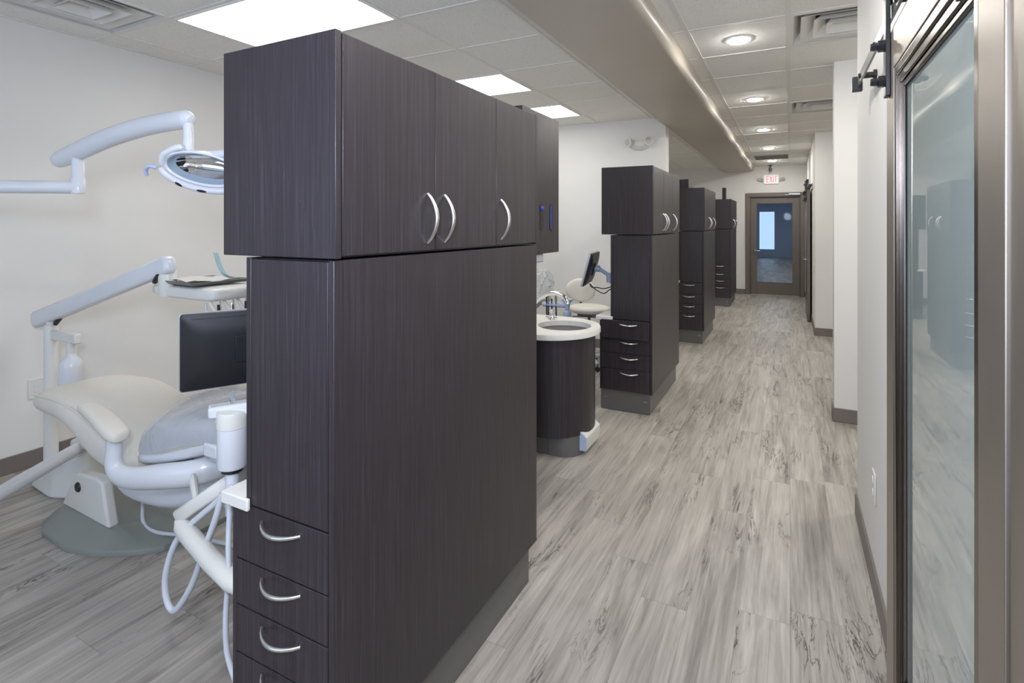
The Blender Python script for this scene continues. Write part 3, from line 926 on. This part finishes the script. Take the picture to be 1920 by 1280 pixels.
def skew(ring):
    # the cushion end runs obliquely across the chair
    return [(x - .75 * max(0, min(1, (-1.95 - x) / .4)) * (y - 1.26), y, z) for x, y, z in ring]
ch = chair()

def sheet():
    """open draped shell a little above the seat cushion"""
    rg = []
    for x, zt, zb, w in SEAT[2:-1]:
        r = skew(srect(x, 1.445, (zt + zb) / 2, w + .010, (zt - zb) / 2 + .012, 3.0, 40))
        rg.append([r[k % 40] for k in range(-1, 22)])
    m = MB().loft(rg, False, False)
    for i, p in enumerate(m.v):
        w = .004 * math.sin(p[0] * 34 + p[1] * 19) * math.sin(p[1] * 27 + p[2] * 31)
        m.v[i] = (p[0], p[1], p[2] + w)
    return m.build('chair_cover', SHEET, None, subsurf=1, angle=70)
cv = tag(sheet(), 'clear wrinkled plastic cover pulled over the right end of the near dental chair', 'plastic cover', 'plastic chair covers')

# the same chair and cover in the next bay
c2 = copy_tree(ch)
c2.location = ch.location + Vector((-.50, 3.30, 0))
c2['label'] = 'cream dental chair in the second bay, its plastic covered end just showing behind the sink'
cv2 = copy_tree(cv)
cv2.location = cv.location + Vector((-.50, 3.30, 0))
cv2['label'] = 'clear plastic cover over the dental chair end behind the sink'
m = MB()
def crum(u, v):
    a, b = 2 * PI * u, PI * v
    rr = .055 + .028 * math.sin(7 * a) * math.sin(5 * b) + .02 * math.sin(13 * a + 2) * math.sin(9 * b)
    return (-2.09 + rr * 1.4 * math.cos(a) * math.sin(b), 4.70 + rr * math.sin(a) * math.sin(b), .938 + .132 * math.cos(b))
m.grid(crum, 40, 20)
tag(m.build('plastic_bag', BAGP, None, angle=20), 'crumpled clear plastic bag lying on the covered chair end behind the sink', 'plastic bag')

# ================================================================== delivery unit
t = thing('delivery_unit', 'white dental delivery unit with a long sloping arm, post and bottle by the left wall', 'dental unit', (-3.75, 1.52, 0))
pl0 = [(-3.86, 1.455), (-3.61, 1.437), (-3.56, 1.45), (-3.40, 1.525), (-3.40, 1.76), (-3.86, 1.76)]
zz = [.10, .17, .185, .26, .26, .10]
MB().loft([[(x, y, 0) for x, y in pl0], [(x + (.025 if i in (0, 5) else 0), y + (.015 if i < 3 else 0), zz[i]) for i, (x, y) in enumerate(pl0)]]).build('floor_box', PLAST2, t, bevel=.014, seg=3)
m = MB().lathe([(.0001, .09), (.0345, .09), (.0345, .905), (.030, .918), (.0001, .92)], (-3.805, 1.53, 0), 28)
m.lathe([(.0001, .91), (.023, .91), (.023, .97), (.0001, .97)], (-3.805, 1.53, 0), 20)
m.build('post', PLAST2, t)
def rbeam(a, b, wa, ha, wb, hb, n=24):
    a, b = Vector(a), Vector(b)
    d = (b - a).normalized(); side = d.cross(Vector((0, 0, 1))).normalized(); up = side.cross(d)
    rg = []
    for u, k in ((0, .55), (.006, .85), (.02, 1), (.5, 1), (.98, 1), (.994, .85), (1, .55)):
        p = a.lerp(b, u); w = wa + (wb - wa) * u; h = ha + (hb - ha) * u
        ring = []
        for q in range(n):
            an = 2 * PI * q / n; c, s_ = math.cos(an), math.sin(an)
            ring.append(p + side * (w * k * math.copysign(abs(c) ** .6, c)) + up * (h * k * math.copysign(abs(s_) ** .6, s_)))
        rg.append(ring)
    return MB().loft(rg)
ar = rbeam((-3.985, 1.53, .930), (-2.655, 1.545, 1.312), .035, .050, .032, .044)
ar.build('balance_arm', PLAST, t, angle=50)
for (x, z0, z1) in ((-3.765, .925, .985), (-2.78, 1.215, 1.27)):
    MB().tube([(x, 1.535, z0), (x + .06, 1.535, z1)], [.012, .022], 10).build('arm_boot', BLACK, t)
MB().box(-3.775, -3.50, 1.512, 1.548, .838, .892).build('bottle_bracket', PLAST2, t, bevel=.006)
b = MB().lathe([(.0001, .49), (.050, .49), (.056, .50), (.056, .705), (.050, .735), (.024, .765), (.022, .79), (.0001, .79)], (-3.575, 1.53, 0), 32).build('water_bottle', PLAST, t)
MB().lathe([(.0001, .78), (.024, .78), (.024, .84), (.0001, .84)], (-3.575, 1.53, 0), 24).build('bottle_cap', PLAST2, b)
# instrument head
MB().lathe([(.0001, 1.15), (.034, 1.15), (.040, 1.20), (.040, 1.275), (.036, 1.28), (.0001, 1.28)], (-2.715, 1.56, 0), 28).lathe([(.0001, 1.27), (.017, 1.27), (.017, 1.30), (.0001, 1.30)], (-2.70, 1.555, 0), 16).build('swivel_joint', PLAST2, t)
rg = []
for x, z0, z1, w, cy in ((-2.81, 1.17, 1.20, .06, 1.60), (-2.80, 1.145, 1.205, .09, 1.62), (-2.6, 1.138, 1.205, .125, 1.67), (-2.42, 1.135, 1.205, .145, 1.69), (-2.37, 1.138, 1.203, .14, 1.69), (-2.35, 1.155, 1.19, .11, 1.69)):
    rg.append(srect(x, cy, (z0 + z1) / 2, w, (z1 - z0) / 2, 5))
hd = MB().loft(rg).build('control_head', PLAST2, t, subsurf=1, angle=60)
m = MB().loft([[(-2.73, 1.545, 1.212), (-2.46, 1.525, 1.212), (-2.44, 1.80, 1.212), (-2.73, 1.80, 1.212)], [(-2.745, 1.535, 1.228), (-2.445, 1.51, 1.228), (-2.425, 1.815, 1.228), (-2.745, 1.815, 1.228)], [(-2.735, 1.545, 1.228), (-2.457, 1.522, 1.228), (-2.437, 1.805, 1.228), (-2.735, 1.805, 1.228)], [(-2.725, 1.552, 1.216), (-2.466, 1.532, 1.216), (-2.446, 1.79, 1.216), (-2.725, 1.79, 1.216)]])
m.build('instrument_tray', STEELD, t, bevel=.003)
MB().grid(lambda u, v: (-2.72 + .25 * u, 1.56 + .22 * v, 1.222 + .012 * abs(math.sin(5 * u + 3 * v))), 14, 12).build('tray_paper', PLAST2, t)
m = MB().box(-2.355, -2.345, 1.58, 1.60, 1.165, 1.185)
for k, y in enumerate((1.57, 1.64, 1.71, 1.78)):
    h = MB().tube([(-2.40, y, 1.135), (-2.37, y, 1.105), (-2.335, y, 1.075)], .008, 8).build('holder_arm', PLAST2, t)
    p = MB().tube([(-2.38, y - .02, 1.055), (-2.34, y, 1.068), (-2.30, y + .015, 1.07)], [.016, .020, .018], 12, 3)
    p.build('holder', PLAST, h)
    MB().tube([(-2.337, y, 1.13), (-2.335, y, 1.08), (-2.33, y - .004, 1.035)], [.006, .008, .006], 8, 3).build('handpiece', BLACK if k % 2 == 0 else CHROME, h)
    MB().tube([(-2.33, y - .004, 1.035), (-2.325, y - .006, .97), (-2.37, y, .90), (-2.42, y + .01, .97), (-2.43, y, 1.13)], .0045, 8, 6).build('hose', RUBBER, h)
MB().grid(lambda u, v: (-2.605 - .07 * v + .045 * (u - .5), 1.80 - .02 * v, 1.225 + .125 * v - .03 * math.sin(PI * v) + .02 * (u - .5) ** 2), 6, 10).build('barrier_sleeve', soft('aqua_film', rgb(176, 205, 208), 0.3, 0.05, 20), t)

# ================================================================== operatory light
t = thing('operatory_light', 'white dental operating light with a curved jointed arm and oval reflector head', 'dental light', (-3.06, .87, 0))
m = MB().tube([(-3.40, 1.555, .27), (-3.485 + .02, 1.52, .27), (-3.13, .98, .27), (-3.06, .87, .27), (-3.04, .84, .30), (-3.035, .83, .40)], .033, 18, 0)
m = MB().tube([(-3.485, 1.552, .275), (-3.13, .98, .272), (-3.06, .868, .272)], .033, 18)
m.build('radius_arm', PLAST, t)
MB().loft([srect(x, 1.56, z, w, h, 4) for x, z, w, h in ((-3.57, .275, .03, .02), (-3.55, .275, .045, .03), (-3.42, .30, .05, .032), (-3.40, .305, .03, .02))]).build('arm_mount', PLAST2, t)
MB().lathe([(.0001, .225), (.036, .225), (.036, .32), (.030, .34), (.030, 1.62), (.034, 1.63), (.034, 1.70), (.0001, 1.70)], (-3.06, .868, 0), 22).build('post', PLAST, t)
MB().tube([(-3.06, .868, 1.655), (-2.775, 1.165, 1.66), (-2.748, 1.195, 1.661)], .0275, 20).build('support_arm', PLAST, t)
MB().lathe([(.0001, 1.632), (.026, 1.634), (.0275, 1.645), (.0275, 1.695), (.0235, 1.70), (.0235, 1.83), (.0001, 1.83)], (-2.745, 1.2, 0), 22).build('riser', PLAST, t)
MB().tube([(-2.935, 1.2, 1.783), (-2.925, 1.2, 1.786), (-2.89, 1.2, 1.793), (-2.72, 1.2, 1.822), (-2.5, 1.2, 1.858), (-2.25, 1.2, 1.882), (-2.02, 1.2, 1.888), (-1.965, 1.2, 1.884), (-1.945, 1.2, 1.878)], [.014, .028, .038, .041, .040, .038, .036, .032, .016], 22, 5, flat=(.9, 1.0)).build('swing_arm', PLAST, t)
MB().lathe([(.0001, 1.775), (.0185, 1.775), (.0185, 1.812), (.0175, 1.814), (.0175, 1.87), (.0001, 1.87)], (-1.96, 1.2, 0), 18).build('drop_post', PLAST, t)
# head, in its own frame: u along the width, n out of the opening
U = Vector((.888, .46, -.16)).normalized()
N = Vector((.40, -.80, -.50)); N = (N - U * N.dot(U)).normalized()
V = N.cross(U).normalized()
if V.z < 0: V = -V
HC = Vector((-1.895, 1.218, 1.703))
HM = Matrix(((U.x, V.x, N.x, HC.x), (U.y, V.y, N.y, HC.y), (U.z, V.z, N.z, HC.z), (0, 0, 0, 1))) @ Matrix.Diagonal((.95, .78, .95, 1))
def ell(a, b, z, n=48, top=1.0):
    return [(a * math.cos(2 * PI * k / n), b * math.sin(2 * PI * k / n) * (top if math.sin(2 * PI * k / n) > 0 else 1), z) for k in range(n)]
m = MB().loft([ell(.02, .015, -.085), ell(.07, .04, -.078), ell(.125, .065, -.05), ell(.150, .082, -.015), ell(.155, .088, .010), ell(.148, .082, .014), ell(.140, .074, .008)], False)
m.face([k for k in range(48)])
hs = m.xf(HM).build('lamp_housing', PLAST, t, angle=60)
MB().loft([ell(.140, .074, .008), ell(.128, .064, -.010), ell(.118, .056, -.012)], False).xf(HM).build('inner_rim', soft('blue_grey_liner', rgb(148, 164, 178), 0.4, 0.03, 10), hs)
MB().loft([ell(.118, .056, -.012), ell(.10, .046, -.036), ell(.07, .032, -.05), ell(.035, .016, -.058), ell(.002, .001, -.060)], False).xf(HM).build('reflector', CHROME, hs, angle=80)
# lower handle bar that sweeps round below the opening
pts = []
for k in range(15):
    a = R(188) + R(164) * k / 14
    pts.append((.166 * math.cos(a), -.006 + .096 * math.sin(a), .016))
MB().tube(pts, [.010] + [.016] * 13 + [.010], 14, 2, flat=(1.0, .8)).xf(HM).build('handle_bar', PLAST, hs)
MB().tube([(-.172, -.018, .024), (-.195, -.012, .030), (-.212, -.035, .03), (-.212, -.065, .03)], [.010, .009, .008, .006], 10, 4).xf(HM).build('grip', ARMB, hs)
for a, w in ((236, .016), (268, .02)):
    a = R(a)
    MB().loft([ell(w, .006, .036 + .002, 16), ell(w * .9, .005, .041, 16)]).xf(HM @ Matrix.Translation((.166 * math.cos(a), -.006 + .096 * math.sin(a), -.010)) @ Matrix.Rotation(a + PI / 2, 4, 'Z')).build('touch_pad', BLACK, hs)
# yoke from the drop post over the top of the head
m = MB()
yk = []
top = Vector((-1.96, 1.2, 1.78))
mi = HM.inverted()
tl = mi @ top
for s_ in (-1, 1):
    m.tube([tl, (tl.x + s_ * .03, tl.y - .022, tl.z * .8), (s_ * .09, .086, -.01), (s_ * .142, .048, .006), (s_ * .158, .0, .008)], [.019, .018, .015, .015, .013], 14, 5)
m.xf(HM).build('yoke', PLAST, t)

# ================================================================== assistant's arm beside the nearest cabinet
t = thing('assistant_arm', 'white assistant arm with a round column and looping hose, left of the nearest cabinet', 'dental unit', (-1.54, 1.08, 0))
ax, ay = -1.54, 1.08
MB().lathe([(.0001, .745), (.030, .745), (.040, .748), (.0435, .755), (.0435, .872), (.0001, .872)], (ax, ay, 0), 36).build('column', PLAST, t)
MB().lathe([(.0001, .872), (.0445, .873), (.0445, .915), (.042, .922), (.0001, .926)], (ax, ay, 0), 36).build('column_cap', PLAST2, t)
MB().lathe([(.0001, .735), (.031, .735), (.031, .746), (.0001, .746)], (ax, ay, 0), 28).build('collar', BLACK, t)
MB().lathe([(.0001, .60), (.0195, .60), (.0195, .74), (.0001, .74)], (ax, ay, 0), 24).build('lower_post', PLAST, t)
h = MB().loft([[(-1.645, 1.07, .893), (-1.60, 1.04, .893), (-1.45, 1.12, .915), (-1.45, 1.20, .915)], [(-1.645, 1.07, .928), (-1.60, 1.04, .928), (-1.45, 1.12, .955), (-1.45, 1.20, .955)]]).build('holder_arm', PLAST, t, bevel=.008, seg=3)
MB().lathe([(.0001, .0), (.006, 0), (.008, .012), (.008, .022), (.005, .038), (.0045, .046), (.0001, .046)], (-1.553, 1.09, .934), 14).build('syringe_tip', CLEARP, h)
MB().loft([[(-1.645, 1.09, .86), (-1.62, 1.075, .868), (-1.61, 1.085, .893), (-1.638, 1.09, .893)], [(-1.640, 1.11, .86), (-1.615, 1.095, .868), (-1.605, 1.105, .893), (-1.633, 1.11, .893)]]).build('release_tab', PLAST2, h, bevel=.003)
# upper flat arm, elbow, lower round arm to the cabinet side
MB().box(-1.600, -1.535, 1.075, 1.125, .608, .640).build('arm_joint', PLAST, t, bevel=.01)
rbeam((-1.595, 1.11, .675), (-1.775, 1.055, .545), .020, .023, .020, .023, 20).build('flat_arm', PLAST2, t, angle=50)
MB().tube([(-1.770, 1.058, .535), (-1.745, 1.050, .520), (-1.69, 1.035, .520), (-1.50, .985, .52), (-1.36, .955, .52), (-1.323, .955, .52)], [.018, .026, .028, .028, .028, .026], 20).build('round_arm', PLAST2, t)
MB().tube([(-1.50, 1.06, .70), (-1.60, 1.05, .62), (-1.755, 1.045, .49), (-1.815, 1.04, .37), (-1.822, 1.04, .29), (-1.795, 1.04, .248), (-1.755, 1.04, .262), (-1.68, 1.04, .36), (-1.60, 1.03, .50), (-1.53, 1.02, .62), (-1.50, 1.02, .70)], .0098, 14, 6).build('suction_hose', RUBBER, t)
MB().tube([(-1.41, .985, .76), (-1.392, .965, .62), (-1.388, .962, .52), (-1.40, .962, .40), (-1.392, .962, .30), (-1.345, .962, .22), (-1.335, .97, .14)], .0075, 12, 6).build('air_hose', RUBBER, t)

# ================================================================== monitors on arms
def monitor(label, loc, rz, tilt, w, h, arm, seg):
    t = thing('monitor', label, 'monitor', loc, (0, 0, rz), 'chairside monitors')
    TM = Matrix.Rotation(tilt, 4, 'X')
    def rr(hw, hh, y, r=.012, n=5):
        p = []
        for cx, cz, a0 in ((hw - r, hh - r, 0), (-hw + r, hh - r, 90), (-hw + r, -hh + r, 180), (hw - r, -hh + r, 270)):
            for k in range(n + 1):
                a = R(a0 + 90 * k / n)
                p.append((cx + r * math.cos(a), y, cz + r * math.sin(a)))
        return p
    m = MB().loft([rr(w / 2 - .004, h / 2 - .004, .012), rr(w / 2, h / 2, .010), rr(w / 2, h / 2, -.004), rr(w / 2 - .004, h / 2 - .004, -.008)])
    m.xf(TM).build('bezel', SILV, t, local=True)
    m = MB().loft([rr(w / 2 - .003, h / 2 - .003, -.0078), rr(w / 2 - .005, h / 2 - .006, -.016), rr(w / 2 - .05, h / 2 - .05, -.030, .03), rr(w / 2 - .12, h / 2 - .09, -.034, .03)])
    m.xf(TM).build('back_shell', MONB, t, local=True, angle=50)
    m = MB()
    for k in range(46): m.box(-w / 2 + .045 + k * (w - .09) / 46, -w / 2 + .045 + k * (w - .09) / 46 + .005, -.0225, -.018, h / 2 - .030, h / 2 - .024)
    m.xf(TM).build('vent_slots', SLOTM, t, local=True)
    MB().box(-w / 2 + .014, w / 2 - .014, .0118, .0128, -h / 2 + .02, h / 2 - .014).xf(TM).build('screen', SLOTM, t, local=True)
    MB().box(-.055, .055, -.044, -.0335, -.055, .055).xf(TM).build('mount_plate', MONB, t, bevel=.003, local=True)
    a = MB()
    a.tube([(0, -.04, 0), (0, -.075, 0)], .026, 14)
    a.tube(seg, .017, 14)
    a.build('swing_arm', arm, t, local=True, angle=50)
    return t
mo = monitor('black monitor seen from behind beside the nearest cabinet, above the near dental chair', (-2.055, 1.515, .982), R(61.3), 0, .505, .318, ARMB, [(0, -.07, 0), (.20, -.32, .02), (-.36, -.687, .04)])
# arm end meets the side of the cabinet
def rel(o, p):
    return Matrix.Rotation(-o.rotation_euler.z, 4, 'Z') @ (Vector(p) - o.location)
for c in list(mo.children):
    if c.name.startswith('swing_arm'): bpy.data.objects.remove(c)
a = MB().tube([(.012, -.04, 0), (.012, -.08, 0)], .016, 14).tube([(.012, -.07, 0), rel(mo, (-1.70, 1.60, 1.0)), rel(mo, (-1.265, 1.60, 1.0))], .018, 14)
a.build('swing_arm', ARMB, mo, local=True, angle=50)
MB().tube([rel(mo, p) for p in ((-1.985, 1.62, .86), (-1.93, 1.62, .835), (-1.80, 1.60, .83), (-1.60, 1.62, .86), (-1.33, 1.62, .93), (-1.269, 1.62, .935))], .0045, 8, 6).build('cable', BLACK, mo, local=True)
m2 = monitor('black monitor seen edge-on on a pale blue arm, left of the second cabinet', (-1.605, 4.64, 1.105), R(100), R(15), .49, .30, ARMB, [(0, -.07, 0), (0, -.08, 0)])
for c in list(m2.children):
    if c.name.startswith('swing_arm'): bpy.data.objects.remove(c)
a = MB().tube([(0, -.03, 0), (0, -.085, -.005)], .03, 14).tube([(0, -.07, 0), rel(m2, (-1.425, 4.63, 1.045))], .018, 12)
a.tube([rel(m2, (-1.425, 4.63, 1.07)), rel(m2, (-1.425, 4.63, .985))], .026, 14).tube([rel(m2, (-1.425, 4.63, 1.0)), rel(m2, (-1.287, 4.63, 1.0))], .022, 12)
a.build('swing_arm', ARMB, m2, local=True, angle=50)
for dz, y in ((.0, 4.62), (.045, 4.60)):
    MB().tube([rel(m2, p) for p in ((-1.60, y, .965), (-1.575, y, .935), (-1.53, y, .905 + dz * .7), (-1.47, y, .885 + dz * 1.0), (-1.42, y, .92 + dz * .5), (-1.33, y, .975), (-1.292, y, .98))], .0045, 8, 6).build('cable', BLACK, m2, local=True)

# ================================================================== stool
sx, sy = -1.90, 5.45
t = thing('operator_stool', 'cream upholstered stool with a rounded backrest, behind the sink in front of the dividing wall', 'stool', (sx, sy, 0))
def cushion(m, c, rx, ry, h, ang=0, n=36):
    rg = []
    for k in range(9):
        a = -PI / 2 + PI * k / 8
        f = max(.02, math.cos(a)) ** .45 if 0 < k < 8 else .02
        rg.append([(c[0] + rx * f * math.cos(2 * PI * q / n), c[1] + ry * f * math.sin(2 * PI * q / n), c[2] + h * math.sin(a)) for q in range(n)])
    return m.loft(rg)
cushion(MB(), (sx, sy, .600), .225, .20, .045).build('seat', UPH, t, angle=70)
m = cushion(MB(), (0, 0, 0), .165, .130, .035)
m.xf(Matrix.Translation((sx - .155, sy + .16, .775)) @ Matrix.Rotation(R(18), 4, 'Z') @ Matrix.Rotation(R(82), 4, 'X') )
m.build('backrest', UPH, t, angle=70)
MB().tube([(sx - .05, sy + .05, .545), (sx - .14, sy + .16, .56), (sx - .175, sy + .22, .66), (sx - .16, sy + .19, .77)], .014, 10, 5).build('back_support', STEELD, t)
MB().box(sx - .11, sx + .11, sy - .06, sy + .06, .518, .556).tube([(sx + .05, sy - .06, .53), (sx - .14, sy - .14, .53)], .008, 8).build('seat_mechanism', STEELD, t, bevel=.008)
MB().lathe([(.0001, .09), (.026, .09), (.026, .33), (.016, .34), (.016, .52), (.0001, .52)], (sx, sy, 0), 18).build('gas_lift', STEELD, t)
for k in range(5):
    a = 2 * PI * k / 5 + .35
    l = MB().tube([(sx, sy, .105), (sx + .15 * math.cos(a), sy + .15 * math.sin(a), .095), (sx + .27 * math.cos(a), sy + .27 * math.sin(a), .075)], [.028, .022, .017], 10).build('leg', SILV, t)
    MB().lathe([(.0001, -.014), (.024, -.012), (.027, -.006), (.027, .006), (.024, .012), (.0001, .014)], (sx + .265 * math.cos(a), sy + .265 * math.sin(a), .028), 16, 1).tube([(sx + .265 * math.cos(a), sy + .265 * math.sin(a), .03), (sx + .265 * math.cos(a), sy + .265 * math.sin(a), .07)], .006, 8).build('caster', BLACK, l)

# ================================================================== instrument holder of the second bay
t = thing('instrument_holder', 'pale instrument holder with upright black tubing and a funnel cup, behind the sink', 'instrument holder', (-1.735, 4.40, 0))
MB().tube([(-1.975, 4.40, .785), (-1.96, 4.40, .785), (-1.76, 4.40, .79), (-1.73, 4.40, .79)], [.012, .022, .024, .02], 16).build('bar', ARMB, t)
MB().lathe([(.0001, .0), (.16, 0), (.16, .018), (.03, .03), (.020, .05), (.020, .66), (.036, .70), (.036, .735), (.022, .745), (.024, .80), (.05, .838), (.05, .845), (.0001, .83)], (-1.735, 4.40, 0), 24).build('post', ARMB, t)
for x, z1, r, mt in ((-1.925, .865, .006, BLACK), (-1.908, .87, .006, CHROME), (-1.875, .84, .005, BLACK), (-1.835, .905, .010, CHROME)):
    q = MB().tube([(x, 4.385, .80), (x, 4.382, z1 - .02), (x, 4.38, z1)], [r, r * 1.1, r * 1.5], 10).build('instrument', mt, t)
    MB().tube([(x, 4.385, .80), (x + .003, 4.383, .70), (x + .01, 4.40, .55), (x + .06, 4.40, .30), (-1.73, 4.40, .12)], .007, 8, 5).build('hose', BLACK, q)

# --- outlet on the left wall
t = thing('wall_outlet', 'white outlet plate low on the left wall, half hidden by the near dental chair', 'outlet', (XL, 1.60, .48))
MB().box(XL + .0003, XL + .007, 1.56, 1.64, .418, .542).build('cover_plate', PLAST2, t, bevel=.003)
for z in (.454, .506):
    MB().prism(stadium(1.60, z - .017, z + .017, .013), 0, XL + .0068, XL + .0095).build('socket', PLAST, t)
